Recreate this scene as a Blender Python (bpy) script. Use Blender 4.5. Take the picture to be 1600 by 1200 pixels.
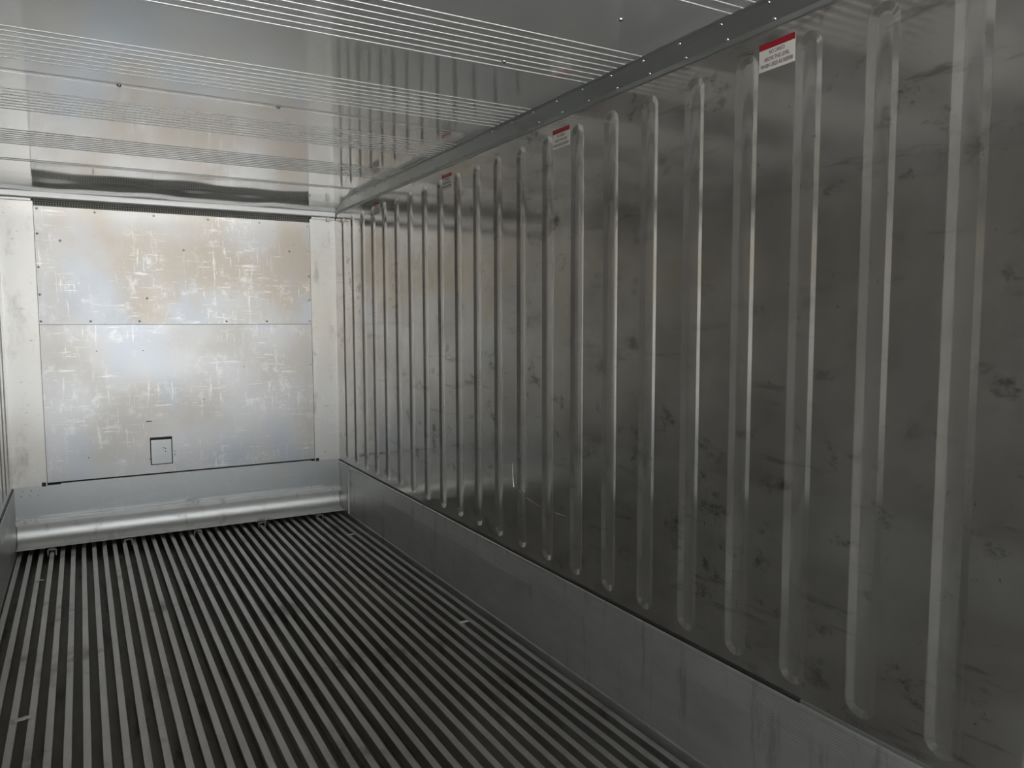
import bpy, math, random
from mathutils import Vector, Matrix
random.seed(7)
for o in list(bpy.data.objects): bpy.data.objects.remove(o)
sc = bpy.context.scene
col = sc.collection

# ------------------------------------------------------------------ camera
cam_d = bpy.data.cameras.new('camera'); cam = bpy.data.objects.new('camera', cam_d); col.objects.link(cam)
YAW, PIT, ROL = 0.5163, 0.0805, -0.0025
fw = Vector((math.sin(YAW)*math.cos(PIT), math.cos(YAW)*math.cos(PIT), -math.sin(PIT)))
rt = Vector((math.cos(YAW), -math.sin(YAW), 0)); up = rt.cross(fw)
r2 = rt*math.cos(ROL) + up*math.sin(ROL); u2 = -rt*math.sin(ROL) + up*math.cos(ROL)
m = Matrix((r2, u2, -fw)).transposed().to_4x4(); m.translation = Vector((-0.6935, -6.1553, 1.5543))
cam.matrix_world = m
cam_d.sensor_width = 36; cam_d.lens = 36*1184.4/1600; cam_d.clip_start = 0.02
sc.camera = cam

# ------------------------------------------------------------------ world, sun, exposure
YD = -7.2                                   # the open door end, behind the camera
w = bpy.data.worlds.new('sky'); sc.world = w; w.use_nodes = True
wn = w.node_tree; bg = wn.nodes['Background']
sky = wn.nodes.new('ShaderNodeTexSky'); sky.sky_type = 'NISHITA'; sky.sun_disc = False
sky.sun_elevation = math.radians(48); sky.sun_rotation = math.radians(20); sky.dust_density = 2.0; sky.air_density = 1.0; sky.ozone_density = 1.0
hs = wn.nodes.new('ShaderNodeHueSaturation'); hs.inputs['Saturation'].default_value = 0.3
wn.links.new(sky.outputs[0], hs.inputs['Color']); wn.links.new(hs.outputs[0], bg.inputs[0])
bg.inputs[1].default_value = 0.34
sun_d = bpy.data.lights.new('sun', 'SUN'); sun = bpy.data.objects.new('sun', sun_d); col.objects.link(sun)
sun_d.energy = 29; sun_d.angle = math.radians(2); sun_d.color = (1, 0.98, 0.96)
sun.rotation_euler = Vector((.70, .28, .85)).to_track_quat('Z', 'Y').to_euler()      # from the side and beyond the end wall: it never shines in
por_d = bpy.data.lights.new('door_portal', 'AREA'); por = bpy.data.objects.new('door_portal', por_d); col.objects.link(por)
por_d.shape = 'RECTANGLE'; por_d.size = 2.29; por_d.size_y = 2.5; por_d.cycles.is_portal = True
por.location = (0, YD, 1.25); por.rotation_euler = (math.radians(90), 0, 0)
por.rotation_euler = Vector((0, -1, 0)).to_track_quat('Z', 'Y').to_euler()
vs = sc.view_settings; vs.view_transform = 'Standard'; vs.look = 'None'; vs.gamma = 1.0; vs.use_curve_mapping = False
vs.exposure = 0.12
sc.cycles.max_bounces = 14; sc.cycles.glossy_bounces = 12; sc.cycles.diffuse_bounces = 4
sc.cycles.use_denoising = True; sc.cycles.blur_glossy = 0.3

# ------------------------------------------------------------------ helpers
class MB:
    def __init__(s): s.v = []; s.f = []
    def add(s, vs_, fs): n = len(s.v); s.v += [tuple(x) for x in vs_]; s.f += [tuple(n+i for i in f) for f in fs]
    def box(s, a, b):
        x0, y0, z0 = a; x1, y1, z1 = b
        s.add([(x0,y0,z0),(x1,y0,z0),(x1,y1,z0),(x0,y1,z0),(x0,y0,z1),(x1,y0,z1),(x1,y1,z1),(x0,y1,z1)],
              [(0,3,2,1),(4,5,6,7),(0,1,5,4),(1,2,6,5),(2,3,7,6),(3,0,4,7)])
    def extrude_y(s, prof, y0, y1, closed=True, ny=1):
        n = len(prof); vs_ = []
        for j in range(ny+1):
            y = y0+(y1-y0)*j/ny
            vs_ += [(x, y, z) for x, z in prof]
        fs = []
        for j in range(ny):
            for i in range(n if closed else n-1):
                k = (i+1) % n; fs.append((j*n+i, j*n+k, (j+1)*n+k, (j+1)*n+i))
        if closed: fs += [tuple(range(n-1, -1, -1)), tuple(range(ny*n, ny*n+n))]
        s.add(vs_, fs)
    def extrude_x(s, prof, x0, x1, closed=True):
        n = len(prof)
        vs_ = [(x0, y, z) for y, z in prof] + [(x1, y, z) for y, z in prof]
        fs = [(i, (i+1) % n, n+(i+1) % n, n+i) for i in range(n if closed else n-1)]
        if closed: fs += [tuple(range(n-1, -1, -1)), tuple(range(n, 2*n))]
        s.add(vs_, fs)
    def tube(s, pts, r, seg=8):
        pts = [Vector(p) for p in pts]; base = len(s.v)
        for i, p in enumerate(pts):
            t = (pts[min(i+1, len(pts)-1)]-pts[max(i-1, 0)]).normalized()
            a = t.cross(Vector((0.31, 0.2, 0.93))).normalized(); b = t.cross(a)
            for k in range(seg):
                q = p + (a*math.cos(k*2*math.pi/seg)+b*math.sin(k*2*math.pi/seg))*r; s.v.append(tuple(q))
        for i in range(len(pts)-1):
            for k in range(seg):
                s.f.append((base+i*seg+k, base+i*seg+(k+1) % seg, base+(i+1)*seg+(k+1) % seg, base+(i+1)*seg+k))
        s.f.append(tuple(base+k for k in range(seg))); s.f.append(tuple(base+(len(pts)-1)*seg+k for k in range(seg)))
    def mesh(s, name, mat, smooth=None):
        me = bpy.data.meshes.new(name); me.from_pydata(s.v, [], s.f); me.validate(); me.update()
        me.materials.append(mat)
        import bmesh
        bm = bmesh.new(); bm.from_mesh(me); bmesh.ops.recalc_face_normals(bm, faces=bm.faces) if smooth != 'keep' else None
        bm.to_mesh(me); bm.free()
        if isinstance(smooth, (int, float)):
            me.polygons.foreach_set('use_smooth', [True]*len(me.polygons)); me.set_sharp_from_angle(angle=math.radians(smooth))
        return me
    def build(s, name, mat, parent=None, smooth=None, bevel=0, **kw):
        return put(name, s.mesh(name, mat, smooth), parent, bevel=bevel, **kw)
def put(name, me, parent=None, loc=None, rot=None, bevel=0, scale=None):
    o = bpy.data.objects.new(name, me); col.objects.link(o)
    if parent: o.parent = parent
    if loc is not None: o.location = loc
    if rot is not None: o.rotation_euler = rot
    if scale is not None: o.scale = scale
    if bevel:
        b = o.modifiers.new('bevel', 'BEVEL'); b.width = bevel; b.segments = 2; b.limit_method = 'ANGLE'
    return o
def tag(o, label=None, cat=None, group=None, kind=None):
    if label: o['label'] = label
    if cat: o['category'] = cat
    if group: o['group'] = group
    if kind: o['kind'] = kind
    return o
def empty(name, loc=(0,0,0)):
    o = bpy.data.objects.new(name, None); col.objects.link(o); o.location = loc; o.empty_display_size = 0.05; return o

# ------------------------------------------------------------------ materials
class NT:
    def __init__(s, name):
        s.m = bpy.data.materials.new(name); s.m.use_nodes = True; s.t = s.m.node_tree; s.b = s.t.nodes['Principled BSDF']
        s.pos = s.t.nodes.new('ShaderNodeNewGeometry').outputs['Position']
    def lk(s, a, b):
        if isinstance(a, (int, float)): b.default_value = a
        elif isinstance(a, tuple): b.default_value = a if len(a) == 4 or b.type == 'VECTOR' else a+(1,)
        else: s.t.links.new(a, b)
    def vec(s, scale=(1,1,1), off=(0,0,0), rot=(0,0,0)):
        n = s.t.nodes.new('ShaderNodeMapping'); s.lk(s.pos, n.inputs[0]); n.inputs['Scale'].default_value = scale
        n.inputs['Location'].default_value = off; n.inputs['Rotation'].default_value = rot; return n.outputs[0]
    def noise(s, scale=(1,1,1), sc_=1.0, det=4, rough=.55, off=(0,0,0), dist=0, rot=(0,0,0)):
        n = s.t.nodes.new('ShaderNodeTexNoise'); s.lk(s.vec(scale, off, rot), n.inputs['Vector'])
        n.inputs['Scale'].default_value = sc_; n.inputs['Detail'].default_value = det; n.inputs['Roughness'].default_value = rough
        n.inputs['Distortion'].default_value = dist; return n.outputs[0]
    def ramp(s, x, a, b, lo=0.0, hi=1.0):
        n = s.t.nodes.new('ShaderNodeMapRange'); n.clamp = True; n.interpolation_type = 'SMOOTHSTEP'
        s.lk(x, n.inputs[0]); n.inputs[1].default_value = a; n.inputs[2].default_value = b; n.inputs[3].default_value = lo; n.inputs[4].default_value = hi
        return n.outputs[0]
    def math(s, op, a, b=0.0):
        n = s.t.nodes.new('ShaderNodeMath'); n.operation = op; s.lk(a, n.inputs[0]); s.lk(b, n.inputs[1]); return n.outputs[0]
    def mix(s, f, a, b):
        n = s.t.nodes.new('ShaderNodeMix'); n.data_type = 'RGBA'; s.lk(f, n.inputs[0]); s.lk(a, n.inputs[6]); s.lk(b, n.inputs[7]); return n.outputs[2]
    def bump(s, h, strength=.2, dist=.002):
        n = s.t.nodes.new('ShaderNodeBump'); n.inputs['Strength'].default_value = strength; n.inputs['Distance'].default_value = dist
        s.lk(h, n.inputs['Height']); s.lk(n.outputs[0], s.b.inputs['Normal'])
    def fin(s, colr, rough, metal=1.0, spec=None):
        s.lk(colr, s.b.inputs['Base Color']); s.lk(rough, s.b.inputs['Roughness']); s.lk(metal, s.b.inputs['Metallic'])
        if spec is not None: s.b.inputs['Specular IOR Level'].default_value = spec
        return s.m
def plain(name, c, rough=.5, metal=0.0):
    n = NT(name); return n.fin(c, rough, metal)

def mat_lining(name, c0, c1, metal, gk):
    n = NT(name)
    blot = n.noise((1, 1.6, 1.6), 1.6, 6, .6)                      # broad cloudy wear
    streak = n.noise((1, 1.6, 11.0), 1.5, 5, .65, off=(0, 3, 1))     # horizontal rub marks
    smudge = n.noise((1, 3.0, 4.4), 1.7, 7, .72, off=(0, 9, 4))
    g1 = n.math('MULTIPLY', n.ramp(streak, .58, .72), .7); g2 = n.ramp(smudge, .55, .68)
    region = n.ramp(n.noise((1, .5, .8), 1.3, 2, off=(0, 2, 7)), .42, .6)
    g = n.math('MULTIPLY', n.math('MAXIMUM', g1, g2), n.ramp(region, 0, 1, .4, 1))
    specks = n.ramp(n.noise((1, 18, 13), 3.0, 3, .6, off=(0, 1, 5)), .69, .74)
    g = n.math('MAXIMUM', g, n.math('MULTIPLY', specks, .8))
    base = n.mix(n.ramp(blot, .35, .65), c0, c1)
    c = n.mix(n.math('MULTIPLY', g, gk), base, (.10, .095, .075))
    r = n.math('ADD', n.ramp(blot, .3, .7, .10, .15), n.math('MULTIPLY', g, .04))
    n.bump(n.noise((1, 5, 2.2), 1.3, 2, .5), .06, .003)
    return n.fin(c, r, metal)
def mat_ceiling():
    n = NT('ceiling_aluminium')
    b = n.noise((1, 1, 1), 1.2, 5, .55)
    fine = n.noise((3, 40, 3), 2.0, 3, .5)
    c = n.mix(n.ramp(b, .3, .7), (.82, .845, .855), (.88, .90, .91))
    spots = n.ramp(n.noise((16, 24, 1), 2.4, 2, .5, off=(2, 2, 0)), .76, .78)
    c = n.mix(n.math('MULTIPLY', spots, .7), c, (.12, .10, .08))
    r = n.math('ADD', n.ramp(b, .3, .7, .05, .09), n.math('MULTIPLY', fine, .01))
    n.bump(n.noise((.5, 1.4, 1), 1.5, 2, .5, off=(4, 0, 0)), .06, .004)
    return n.fin(c, r, .64)
def mat_end(name, seed, tint=(.64, .64, .64), warm=(.60, .55, .49), scuff=1.0, grime=.0, sky_tint_k=.7, metal=.8, dkk=.55, dkt=.64):
    n = NT(name)
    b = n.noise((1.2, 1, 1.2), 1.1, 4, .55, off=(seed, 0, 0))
    c = n.mix(n.ramp(b, .42, .62), tint, warm)  # tan patches: reflections of outside painted into the base colour, shaped like stains
    sky_tint = n.ramp(n.noise((1.6, 1, .8), 1.1, 3, .5, off=(seed+5, 0, 2)), .50, .66)
    c = n.mix(n.math('MULTIPLY', sky_tint, sky_tint_k), c, (.58, .63, .71))  # bluish reflections of the sky painted into the base colour in noise patches
    v = n.ramp(n.noise((22, 1, 2.6), 1.5, 6, .75, off=(seed, 0, 3)), .56, .63)
    h = n.ramp(n.noise((2.6, 1, 26), 1.5, 6, .75, off=(seed, 0, 9)), .56, .63)
    reg = n.ramp(n.noise((1.3, 1, 1.3), 1.6, 3, .6, off=(seed+2, 0, 1)), .40, .58)
    blot = n.ramp(n.noise((4, 1, 4), 1.8, 8, .8, off=(seed+8, 0, 1)), .52, .62)
    s = n.math('MULTIPLY', n.math('MAXIMUM', n.math('MAXIMUM', v, h), n.math('MULTIPLY', blot, .7)), reg)
    s = n.math('MULTIPLY', s, scuff*.8)
    c = n.mix(s, c, (.97, .97, .95))
    dk = n.ramp(n.noise((9, 1, 20), 1.6, 5, .7, off=(seed+4, 0, 6)), dkt, dkt+.10)
    dv = n.ramp(n.noise((3, 1, 1.1), 1.7, 5, .6, off=(seed+1, 0, 8)), .54, .74)
    gr = n.math('MAXIMUM', n.math('MULTIPLY', dk, dkk), n.math('MULTIPLY', dv, grime))
    c = n.mix(gr, c, (.24, .22, .18))
    r = n.ramp(b, .3, .7, .34, .42)
    n.bump(n.noise((2, 1, 2), 1.4, 3, .5, off=(seed, 0, 0)), .25, .006)
    return n.fin(c, r, metal)
def mat_alu(name, c0, c1, r0, r1, metal=1.0, stretch=(1, .3, 1), grime=.5, dark=(.08, .075, .065), bump=.0, s=3.0, ds=(6, 1.1, 3)):
    n = NT(name)
    b = n.noise(stretch, s, 6, .65)
    d = n.ramp(n.noise(ds, 2.0, 5, .65, off=(3, 1, 2)), .55, .70)
    c = n.mix(n.ramp(b, .3, .7), c0, c1); c = n.mix(n.math('MULTIPLY', d, grime), c, dark)
    if bump: n.bump(b, bump, .003)
    return n.fin(c, n.math('ADD', n.ramp(b, .3, .7, r0, r1), n.math('MULTIPLY', d, .12)), metal)
M = {}
M['lining'] = mat_lining('stainless_lining', (.48, .465, .435), (.59, .575, .545), .82, .8)
M['groove'] = mat_lining('stainless_groove_less_rubbed', (.54, .525, .495), (.63, .615, .585), .77, .5)
M['ceiling'] = mat_ceiling()
M['bead'] = plain('ceiling_bead_metal', (.92, .93, .93), .28, .7)
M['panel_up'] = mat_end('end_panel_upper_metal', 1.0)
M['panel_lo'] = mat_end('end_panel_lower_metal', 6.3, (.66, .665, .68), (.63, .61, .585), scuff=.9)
M['pillar'] = mat_end('pillar_metal', 12.0, (.86, .855, .84), (.86, .83, .78), scuff=.5, grime=.6, sky_tint_k=.12, metal=.65, dkk=.5, dkt=.60)
M['scuff'] = mat_end('scuff_plate_metal', 17.0, (.68, .695, .70), (.66, .675, .68), scuff=.2, sky_tint_k=.15)
M['baffle'] = mat_alu('baffle_metal', (.80, .80, .79), (.88, .88, .87), .42, .50, .85, (.5, .5, .5), .2, s=2.0)
M['flange'] = mat_alu('flange_metal', (.82, .82, .80), (.88, .88, .86), .38, .46, .65, (2, 2, 2), .25)
M['header'] = plain('header_metal', (.96, .97, .97), .4, .35)
M['cove'] = mat_alu('cove_metal', (.42, .44, .43), (.47, .485, .475), .36, .44, .8, (1, .5, 1), .15)
M['kick'] = mat_alu('kick_plate_metal', (.60, .605, .59), (.70, .70, .68), .36, .46, .70, (1, 1.2, 4), .28, ds=(1, 6, 1.1))
M['tbar'] = mat_alu('t_bar_metal', (.44, .43, .40), (.60, .59, .56), .38, .52, .7, (1, .35, 1), .5, s=5, dark=(.13, .10, .065), ds=(1.5, 1.3, 1))
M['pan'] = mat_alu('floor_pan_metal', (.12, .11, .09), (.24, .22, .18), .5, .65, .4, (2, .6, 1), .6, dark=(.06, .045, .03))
M['rivet'] = plain('rivet_metal', (.82, .82, .80), .25, 1.0)
M['screw'] = plain('screw_metal', (.86, .86, .84), .35, .6)
M['hole'] = plain('dark_hole', (.02, .02, .02), .8)
M['rubber'] = plain('black_rubber', (.03, .03, .03), .6)
M['grille'] = plain('grille_grey', (.24, .24, .22), .6, .3)
M['sealant'] = plain('dark_sealant', (.035, .034, .03), .55)
M['pale_seal'] = plain('pale_sealant', (.75, .74, .68), .5)
M['white'] = plain('label_white', (.80, .78, .74), .45)
M['red'] = plain('label_red', (.36, .012, .025), .4)
M['ink'] = plain('label_ink', (.10, .04, .04), .5)
M['paper'] = plain('scrap_white', (.75, .74, .70), .6)
M['wire'] = plain('bracket_steel', (.66, .66, .64), .4, .7)
M['ground'] = mat_alu('yard_concrete', (.40, .40, .395), (.47, .47, .46), .8, .9, 0.0, (1, 1, 1), .2)

HW = 1.145; ZC = 2.498; ZT = 2.430; ZK = 0.412; YE = 0.0
PITCH = 0.232; RY0 = -0.180; RW = 0.095; RZ0 = 0.455; RZ1 = 2.380; RD = 0.0068; RB = 0.0255
NR = int((abs(YD)-0.35)/PITCH)

# ------------------------------------------------------------------ yard outside the door end
g = MB(); g.add([(-40, -60, -1.25), (40, -60, -1.25), (40, 20, -1.25), (-40, 20, -1.25)], [(0, 1, 2, 3)])
yo = g.build('yard_ground', M['ground']); tag(yo, kind='structure')

# ------------------------------------------------------------------ floor with T-bars
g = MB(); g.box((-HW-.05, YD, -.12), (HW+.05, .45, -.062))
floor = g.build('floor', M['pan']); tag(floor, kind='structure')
prof = [(-.0135, -.0015), (-.0125, 0), (.0125, 0), (.0135, -.0015), (.0135, -.006), (.003, -.008), (.0025, -.062), (-.0025, -.062), (-.003, -.008), (-.0135, -.006)]
g = MB(); g.extrude_y(prof, YD+.02, .32)
tb = g.mesh('t_bar', M['tbar'])
for i in range(36):
    put('t_bar', tb, floor, (-1.1125 + .0628*i, 0, 0))

# ------------------------------------------------------------------ side walls: flat lining with pressed stadium-shaped grooves
def stadium(nc=10):
    R = RW/2; pts = []
    for k in range(nc+1):
        a = math.pi*k/nc; pts.append((R*math.cos(a), RZ1-R+R*math.sin(a), math.cos(a), math.sin(a)))
    for k in range(nc+1):
        a = math.pi+math.pi*k/nc; pts.append((R*math.cos(a), RZ0+R+R*math.sin(a), math.cos(a), math.sin(a)))
    return pts
ST = stadium()
def rib_mesh(sx):
    g = MB(); lv = [(0, 0), (.07, .03), (.93, .97), (1, 1)]; n = len(ST)
    for t, d in lv:
        for (u, z, nu, nz) in ST: g.v.append((sx*RD*d, u-nu*RB*t, z-nz*RB*t))
    for j in range(len(lv)-1):
        for i in range(n):
            k = (i+1) % n; q = (j*n+i, j*n+k, (j+1)*n+k, (j+1)*n+i); g.f.append(q if sx > 0 else q[::-1])
    b = (len(lv)-1)*n; h = n//2                                    # groove floor, strip of quads
    for i in range(h-1):
        q = (b+i, b+i+1, b+n-2-i, b+n-1-i) if i < h-1 else None
        g.f.append(q if sx > 0 else q[::-1])
    me = g.mesh('rib', M['groove'], smooth=7); return me
def side_wall(name, sx):
    g = MB(); x = sx*HW; R = RW/2; zb, zt = -.062, ZC+.03
    def q(y0, z0, y1, z1):
        v = [(x, y0, z0), (x, y1, z0), (x, y1, z1), (x, y0, z1)]; g.add(v, [(0, 1, 2, 3)])
    ends = [.45]
    for k in range(NR):
        c = RY0-PITCH*k-R; ends.append(c-PITCH/2)
        y0 = ends[-2]; y1 = ends[-1]
        q(c+R, zb, y0, zt); q(y1, zb, c-R, zt)
        cap = [(u, z) for (u, z, _, _) in ST]
        nc = 11
        for i in range(nc-1):
            (u0, z0), (u1, z1) = cap[i], cap[i+1]
            g.add([(x, c+u0, z0), (x, c+u0, zt), (x, c+u1, zt), (x, c+u1, z1)], [(0, 1, 2, 3)])
            (u0, z0), (u1, z1) = cap[nc+i], cap[nc+i+1]
            g.add([(x, c+u0, z0), (x, c+u0, zb), (x, c+u1, zb), (x, c+u1, z1)], [(0, 1, 2, 3)])
    q(YD, zb, ends[-1], zt)
    o = g.build(name, M['lining']); tag(o, kind='structure')
    rm = rib_mesh(sx)
    for k in range(NR): put('rib', rm, o, (x, RY0-PITCH*k-R, 0))
    g = MB(); g.box((sx*(HW+.02), YD, -.12), (sx*(HW+.08), .45, ZC+.08)); g.build('insulated_shell', M['kick'], o)
    return o
wr = side_wall('wall_right', 1); wl = side_wall('wall_left', -1)
# a crease and dents punched into the lining between the grooves
def fold(pts, r):
    g = MB(); g.tube([Vector(p) for p in pts], r, 8); return g.build('dent', M['lining'], wr, smooth=60)
fold([(HW+.0015, -2.915, .86), (HW, -2.92, .80), (HW, -2.932, .742)], .0032)
fold([(HW+.0035, -2.975, .732), (HW+.002, -3.00, .722), (HW+.0035, -3.03, .715)], .005)
fold([(HW+.0085, -3.055, .713), (HW+.0065, -3.075, .708), (HW+.0062, -3.11, .703), (HW+.0062, -3.16, .697), (HW+.0085, -3.19, .695)], .009)
fold([(HW+.0068, -3.30, .694), (HW+.0058, -3.33, .6945), (HW+.0058, -3.38, .695), (HW+.0068, -3.42, .697)], .007)

# ------------------------------------------------------------------ ceiling
YB = -.80
g = MB(); N = 24; rows = [(YD, ZC)] + [(YB-.01*(1-i), ZC) for i in range(1)]
for i in range(N+1):
    t = i/N; rows.append((YB+(-.035-YB)*t, ZC-.045*t*t - .004*math.sin(t*9)*t))
n = 61
for (y, z) in rows:
    for i in range(n):
        u = -1+2*i/(n-1); k_ = max(0, (y-YB)/abs(YB)); g.v.append((u*(HW+.02), y, z + .0035*k_*math.sin(u*7+1.3+2*k_)+.0015*k_*math.sin(u*17+k_*5)))
for j in range(len(rows)-1):
    for i in range(n-1): g.f.append((j*n+i, j*n+i+1, (j+1)*n+i+1, (j+1)*n+i))
ceil = g.build('ceiling', M['ceiling'], smooth=30); tag(ceil, kind='structure')
g = MB(); g.box((-HW-.08, YD, ZC+.035), (HW+.08, .45, ZC+.09)); g.build('roof_insulation', M['kick'], ceil)
bp = [(math.cos(math.pi*k/6)*.0030, -math.sin(math.pi*k/6)*.0026) for k in range(7)]
g = MB(); g.extrude_x(bp, -HW+.055, HW-.055); bead = g.mesh('bead', M['bead'], smooth=60)
for gi in range(-6, 5):
    y0 = -3.966 + .765*gi if gi < 99 else 0
    for k in range(8):
        y = -3.966 - .765*(-gi) + .0483*k if gi < 0 else -3.966 + .765*gi + .0483*k
        if y < YB-.02 and y > YD+.05: put('bead', bead, ceil, (0, y, ZC))
g = MB(); g.extrude_x([(-.03, .0002), (-.012, -.0010), (.012, -.0010), (.03, .0002)], -HW+.055, HW-.055)
g.build('panel_joint', M['ceiling'], ceil, loc=(0, -2.70, ZC))
g = MB()
def dome(r, h, seg=8):
    g = MB()
    for j, (a, b) in enumerate(((1, 0), (.85, .55), (.5, .9))):
        for k in range(seg): g.v.append((r*a*math.cos(2*math.pi*k/seg), r*a*math.sin(2*math.pi*k/seg), h*b))
    for j in range(2):
        for k in range(seg): g.f.append((j*seg+k, j*seg+(k+1) % seg, (j+1)*seg+(k+1) % seg, (j+1)*seg+k))
    g.v.append((0, 0, h)); t = len(g.v)-1
    for k in range(seg): g.f.append((2*seg+k, 2*seg+(k+1) % seg, t))
    return g
rivet = dome(.0062, .0032).mesh('rivet', M['rivet'], smooth=60)
screw = dome(.0085, .003, 12).mesh('screw', M['screw'], smooth=60)
hole = dome(.0038, .0045).mesh('screw_slot', M['hole'], smooth=60)
for (x, y) in [(.812, -4.193), (-.52, -2.70), (.10, -2.69), (.68, -3.68)]:
    put('rivet', rivet, ceil, (x, y, ZC - (.001 if abs(y+2.7) < .05 else 0)), (math.pi, 0, 0), scale=(1.6, 1.6, 2.2))

# ------------------------------------------------------------------ cove trims with rivets
def cove(name, sx):
    P = [(HW+.004, ZT-.002), (HW-.005, ZT), (HW-.006, ZT+.004), (HW-.005, ZT+.018), (HW-.048, ZC-.009), (HW-.058, ZC-.004), (HW-.064, ZC-.003), (HW-.064, ZC+.004), (HW+.004, ZC+.004)]
    g = MB(); g.extrude_y([(sx*a, b) for a, b in P], YD, -.03)
    o = g.build(name, M['cove']); tag(o, kind='structure')
    y = -.12; i = 0
    while y > YD+.1:
        put('rivet', rivet, o, (sx*(HW-.0085), y-.025, ZT+.0213), (0, -sx*math.radians(134), 0))
        put('rivet', rivet, o, (sx*(HW-.0465), y-.035, ZC-.0104), (0, -sx*math.radians(134), 0))
        y -= .19
    return o
cove('trim_1', 1); cove('trim_2', -1)

# ------------------------------------------------------------------ kick plates (scuff liners) along the walls
def kick(name, sx):
    P = [(HW+.002, -.06), (HW-.012, -.06), (HW-.012, .012), (HW-.009, .020)]
    z = .29
    P.append((HW-.009, z))
    for k in range(11):
        P += [(HW-.0093, z+.003), (HW-.0093, z+.006), (HW-.0087, z+.008)]; z += .0095
    P += [(HW-.010, ZK-.012), (HW-.0095, ZK-.003), (HW-.007, ZK), (HW-.0025, ZK), (HW+.002, ZK-.01)]
    prof = [(sx*a, b) for a, b in P]
    o = empty(name); tag(o, kind='structure')
    joints = [.02, -1.575, -4.0, -6.6, YD]
    for a, b in zip(joints[:-1], joints[1:]):
        g = MB(); g.extrude_y(prof, a-.0008, b+.0008); g.build('plate', M['kick'], o)
        g = MB(); g.extrude_y([(sx*(HW-.0005), 0), (sx*(HW-.0072), 0), (sx*(HW-.0072), ZK-.004), (sx*(HW-.0005), ZK-.004)], b-.004, b+.004); g.build('joint_strip', M['sealant'], o)
    # dark sealant in the joint on top, missing towards the door
    g = MB(); g.extrude_y([(sx*(HW-.001), ZK-.006), (sx*(HW-.0065), ZK+.001), (sx*(HW-.006), ZK+.009), (sx*(HW-.0005), ZK+.0135), (sx*(HW+.002), ZK)], .02, -4.67)
    g.build('sealant_bead', M['sealant'], o, smooth=40)
    g = MB(); g.extrude_y([(sx*(HW+.001), ZK-.006), (sx*(HW-.0025), ZK+.001), (sx*(HW-.0025), ZK+.010), (sx*(HW+.001), ZK+.012)], -4.672, YD)
    g.build('lining_ledge', M['cove'], o)
    return o
kr = kick('baseboard_right', 1); kick('baseboard_left', -1)
g = MB(); g.tube([(HW-.010, -.33, .395), (HW-.010, -.305, .388), (HW-.010, -.285, .36), (HW-.010, -.272, .25), (HW-.011, -.262, .12), (HW-.011, -.258, .02)], .005, 6)
g.build('sealant_strip', M['pale_seal'], kr, smooth=60)

# ------------------------------------------------------------------ end wall
XL, XR, ZS, ZPB, ZPT = -.938, .937, 1.549, .440, 2.358
g = MB(); g.box((-HW-.08, .30, -.12), (HW+.08, .36, ZC+.09))
wb = g.build('wall_back', M['grille']); tag(wb, kind='structure')
g = MB(); g.box((-HW, .004, ZPB-.012), (XL-.003, .06, 2.388)); g.build('pillar', M['pillar'], wb)
g = MB(); g.box((XR+.003, .004, ZPB-.012), (HW, .06, 2.388)); g.build('pillar', M['pillar'], wb)
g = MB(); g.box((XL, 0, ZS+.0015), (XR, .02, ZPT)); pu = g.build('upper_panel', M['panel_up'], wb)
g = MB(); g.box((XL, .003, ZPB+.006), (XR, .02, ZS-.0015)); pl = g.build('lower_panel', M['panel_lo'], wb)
g = MB(); g.box((XL-.01, .02, ZPB-.02), (XR+.01, .03, ZPT)); g.build('panel_backing', M['hole'], wb)
g = MB(); g.box((-HW, .006, .19), (HW, .05, ZPB-.013)); g.box((XL+.08, -.003, ZPB-.0125), (XR-.03, .012, ZPB-.004))
sp = g.build('scuff_plate', M['scuff'], wb)
for s_, xx in ((-1, XL-.022), (1, XR+.022)):
    g = MB(); g.box((xx-.012, -.005, ZPB-.016), (xx+.012, .01, ZPB+.010)); g.build('rubber_stop', M['rubber'], wb, bevel=.002)
for xx in (XL-.16, XL-.11, XL-.06):
    put('screw', rivet, sp, (xx, .006, .365), (math.pi/2, 0, 0)); put('screw', rivet, sp, (xx+.01, .006, .400), (math.pi/2, 0, 0))
scr = [(-.923, 2.17), (-.926, 1.944), (-.927, 1.757), (-.927, 1.573), (-.94+.02, 2.34), (-.572, 2.336), (-.196, 2.338), (.175, 2.335), (.548, 2.334), (.92, 2.33),
       (-.627, 1.573), (-.317, 1.573), (.284, 1.572), (.585, 1.571), (.922, 1.573), (-.79, 2.129), (-.002, 2.098), (.773, 2.123), (.922, 2.13), (.922, 1.93), (.922, 1.74), (-.26, 1.74)]
for (x, z) in scr:
    put('screw', screw, pu, (x, 0, z), (math.pi/2, 0, 0)); put('screw_slot', hole, pu, (x, 0, z), (math.pi/2, 0, 0))
for (x, z) in [(-.60, 1.36), (-.30, 1.36), (.40, 1.22), (.925, 1.22), (.1, .98), (-.68, .60), (.55, .50), (-.115, .60), (-.115, .575), (-.285, .555)]:
    put('screw_hole', hole, pl, (x, .003, z), (math.pi/2, 0, 0))
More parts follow.
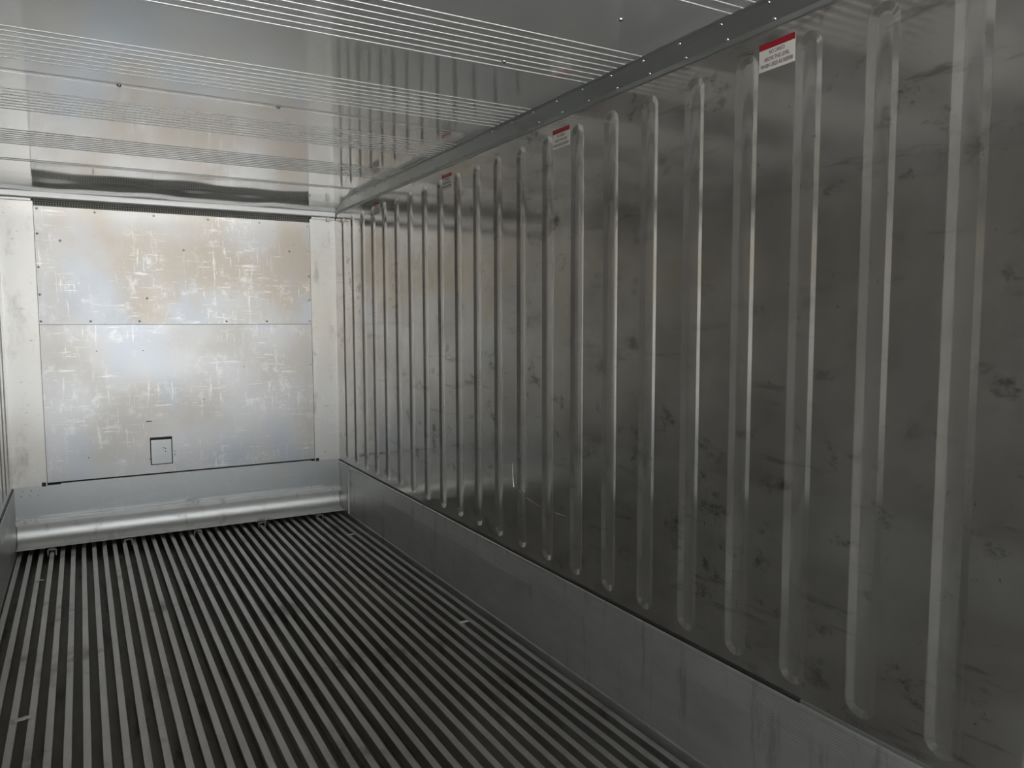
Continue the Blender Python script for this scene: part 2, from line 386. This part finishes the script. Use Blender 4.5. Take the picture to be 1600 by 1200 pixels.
# small access plate near the foot of the lower panel
hx0, hx1, hz0, hz1 = -.277, -.134, .512, .710
g = MB(); g.box((hx0-.004, -.0035, hz0-.004), (hx1+.004, .0035, hz1+.004)); g.build('hatch_gasket', M['rubber'], pl, bevel=.003)
g = MB(); g.add([(hx0+.003, -.0045, hz0+.003), (hx1-.003, -.0045, hz0+.003), (hx1-.003, -.0045, hz1-.02), (hx0+.003, -.0045, hz1-.02), (hx0+.003, .000, hz1-.003), (hx1-.003, .000, hz1-.003),
                 (hx0+.003, .003, hz0+.003), (hx1-.003, .003, hz0+.003), (hx1-.003, .003, hz1-.003), (hx0+.003, .003, hz1-.003)],
                [(0, 1, 2, 3), (3, 2, 5, 4), (0, 6, 7, 1), (1, 7, 8, 5, 2), (0, 3, 4, 9, 6), (4, 5, 8, 9), (6, 9, 8, 7)])
g.build('access_hatch', M['scuff'], pl)
for (x, z) in [(-.19, .632), (-.178, .627), (-.178, .605)]: put('screw_hole', hole, pl, (x, -.0045, z), (math.pi/2, 0, 0))
g = MB(); g.box((-.302, .0015, .833), (-.262, .004, .838)); g.build('scratch_slot', M['hole'], pl)
# air slot with grille above the panels
g = MB(); g.box((XL, .05, ZPT-.02), (XR, .055, 2.42)); g.build('grille_backing', M['hole'], wb)
g = MB(); x = XL+.004
while x < XR:
    g.box((x, .022, ZPT-.005), (x+.006, .026, 2.412)); x += .016
for z in (2.366, 2.38, 2.394): g.box((XL, .020, z), (XR, .024, z+.005))
tag(g.build('air_grille', M['grille'], wb), kind='stuff')
# header channel across the top
g = MB(); g.extrude_x([(-.032, 2.410), (-.036, 2.413), (-.036, 2.447), (-.030, 2.458), (.01, 2.463), (.06, 2.463), (.06, 2.405), (-.028, 2.405)], -HW+.004, HW-.004)
hd = g.build('trim_3', M['header'], bevel=.002); tag(hd, kind='structure')
for a, b in ((-HW+.004, XL-.012), (XR+.012, HW-.004)):
    g = MB(); g.box((a, -.014, 2.388), (b, .05, 2.4045)); g.build('shim', M['flange'], hd, bevel=.002)
g = MB(); g.box((HW-.075, -.04, 2.372), (HW-.052, .0, 2.408)); g.build('clip', M['wire'], hd, bevel=.003)

# ------------------------------------------------------------------ curved air baffle at the foot of the end wall
bf = empty('air_baffle', (0, -.043, .007))
tag(bf, 'curved bright aluminium air baffle along the foot of the end wall', 'baffle')
P = [(.030, .163)]
for k in range(17):
    a = math.radians(26-k*102/16); P.append((-.060+.100*math.cos(a), .117+.100*math.sin(a)))
P += [(-.09, .0195), (-.122, .0230)]
import bisect
def smoothp(P, it=2):
    for _ in range(it):
        Q = [P[0]]
        for a, b in zip(P[:-1], P[1:]): Q += [(a[0]*.75+b[0]*.25, a[1]*.75+b[1]*.25), (a[0]*.25+b[0]*.75, a[1]*.25+b[1]*.75)]
        Q.append(P[-1]); P = Q
    return P
top = smoothp(P, 1); bot = [(a+.0002, b-.0026) for a, b in top][::-1]
g = MB(); g.extrude_x(top+bot, -HW+.012, HW-.012); g.build('curved_sheet', M['baffle'], bf, smooth=40)
g = MB(); g.box((-HW+.004, .004, .161), (HW-.004, .042, .195)); g.build('flange', M['flange'], bf, bevel=.0015)
for xc in (-1.05, -.004, 1.043):
    hg = MB(); hg.box((-.045, -.0045, -.022), (.045, .0, .017)); hg = hg.build('hinge', M['flange'], bf, loc=(xc, .004, .190), bevel=.0015)
    for dx in (-.03, 0, .03):
        put('screw', rivet, hg, (dx, -.0045, -.012), (math.pi/2, 0, 0)); put('screw', rivet, hg, (dx, -.0045, .008), (math.pi/2, 0, 0))
for xc in (-.926, -.459, .006, .467, .92):
    g = MB(); g.tube([(-.024, 0, -.045), (-.024, 0, -.006), (-.021, 0, -.002), (.021, 0, -.002), (.024, 0, -.006), (.024, 0, -.045)], .0048, 6)
    g.box((-.02, .004, -.003), (.02, .035, .0)); g.build('bracket', M['wire'], bf, loc=(xc, -.128, .010), smooth=40)
for k in range(9):
    g = MB(); g.tube([(0, 0, 0), (.012, .004, .006), (.02, .01, .002)], .003, 5)
    g.build('frayed_tie', M['wire'], bf, loc=(.425+.011*k, -.124-.006*random.random(), .020+.004*random.random()), rot=(0, random.uniform(-.8, .8), random.uniform(-2, 2)))

# ------------------------------------------------------------------ warning labels on the right wall
def text_mesh(s, size):
    cu = bpy.data.curves.new('t', 'FONT'); cu.body = s; cu.size = size; cu.align_x = 'CENTER'; cu.extrude = .00012; cu.offset = .0002
    o = bpy.data.objects.new('t', cu); col.objects.link(o)
    bpy.context.view_layer.update(); dg = bpy.context.evaluated_depsgraph_get()
    me = bpy.data.meshes.new_from_object(o.evaluated_get(dg)); bpy.data.objects.remove(o); bpy.data.curves.remove(cu)
    me.materials.clear(); me.materials.append(M['ink']); me.name = 'lettering'
    xs = [v.co.x for v in me.vertices]; return me, max(xs)-min(xs)
LW, LH = .134, .082
lines = [('NO CARGO', .058, .047), ('ABOVE THIS LEVEL', .095, .028), ('WHEN USED AS REEFER', .122, .009)]
tms = []
for s_, wd, z in lines:
    me, w0 = text_mesh(s_, .0155); tms.append((me, wd/w0, z))
g = MB(); g.box((-LW/2, 0, 0), (LW/2, LH, .0006)); lab_me = g.mesh('sticker', M['white'])
g = MB(); g.box((-LW/2, LH-.019, .0004), (LW/2, LH, .0009)); band_me = g.mesh('red_band', M['red'])
desc = ['nearest and largest', 'second nearest', 'third nearest', 'farthest and smallest']
for i, (y, z) in enumerate([(-4.520, 2.312), (-3.352, 2.309), (-2.178, 2.312), (-1.005, 2.315)]):
    L = empty('warning_label', (HW-.0003, y, z))
    L.rotation_euler = Matrix(((0, 0, -1), (-1, 0, 0), (0, 1, 0))).to_euler()
    tag(L, ['nearest and largest red and white cargo level label, high on the ribbed right wall',
            'second nearest red and white cargo level label, high on the ribbed right wall',
            'third nearest red and white cargo level label, high on the ribbed right wall',
            'farthest and smallest red and white label, high on right wall by end wall'][i], 'label', 'cargo level labels on the right wall')
    put('sticker', lab_me, L); put('red_band', band_me, L)
    for me, sx, zz in tms: put('lettering', me, L, (0, zz, .0007), scale=(sx, 1, 1))

# ------------------------------------------------------------------ small scraps lying across the floor bars
def scrap(x, y, z, L_, w_, rz, label):
    g = MB(); n = 5
    for i in range(n):
        t = i/(n-1)-.5; hgt = .004*math.cos(t*3)+.002*math.sin(i*2.3)
        ww = w_*(.75+.25*math.cos(t*2.5))
        for sgn in (-1, 1):
            g.v.append((t*L_, sgn*ww/2, hgt)); g.v.append((t*L_, sgn*ww/2, hgt+.0025))
    for i in range(n-1):
        a = i*4; b = a+4
        g.f += [(a, b, b+2, a+2), (a+1, a+3, b+3, b+1), (a, a+1, b+1, b), (a+2, b+2, b+3, a+3)]
    g.f += [(0, 2, 3, 1), (n*4-4, n*4-3, n*4-1, n*4-2)]
    o = g.build('plastic_scrap', M['paper'], loc=(x, y, z), rot=(0, 0, rz), smooth=40)
    tag(o, label, 'scrap', 'scraps on the floor bars')
scrap(.978, -2.699, .001, .05, .022, .1, 'pale plastic scrap on the floor bars beside the right kick plate, nearer one')
scrap(.975, -.807, .001, .055, .022, .1, 'pale plastic scrap on the floor bars by the right end of the baffle')
scrap(-.957, -2.706, .001, .055, .025, .25, 'white scrap bridging two floor bars at the lower left edge')
scrap(-.972, -.837, .001, .045, .022, .1, 'small pale scrap on the floor bars near the left end of the baffle')
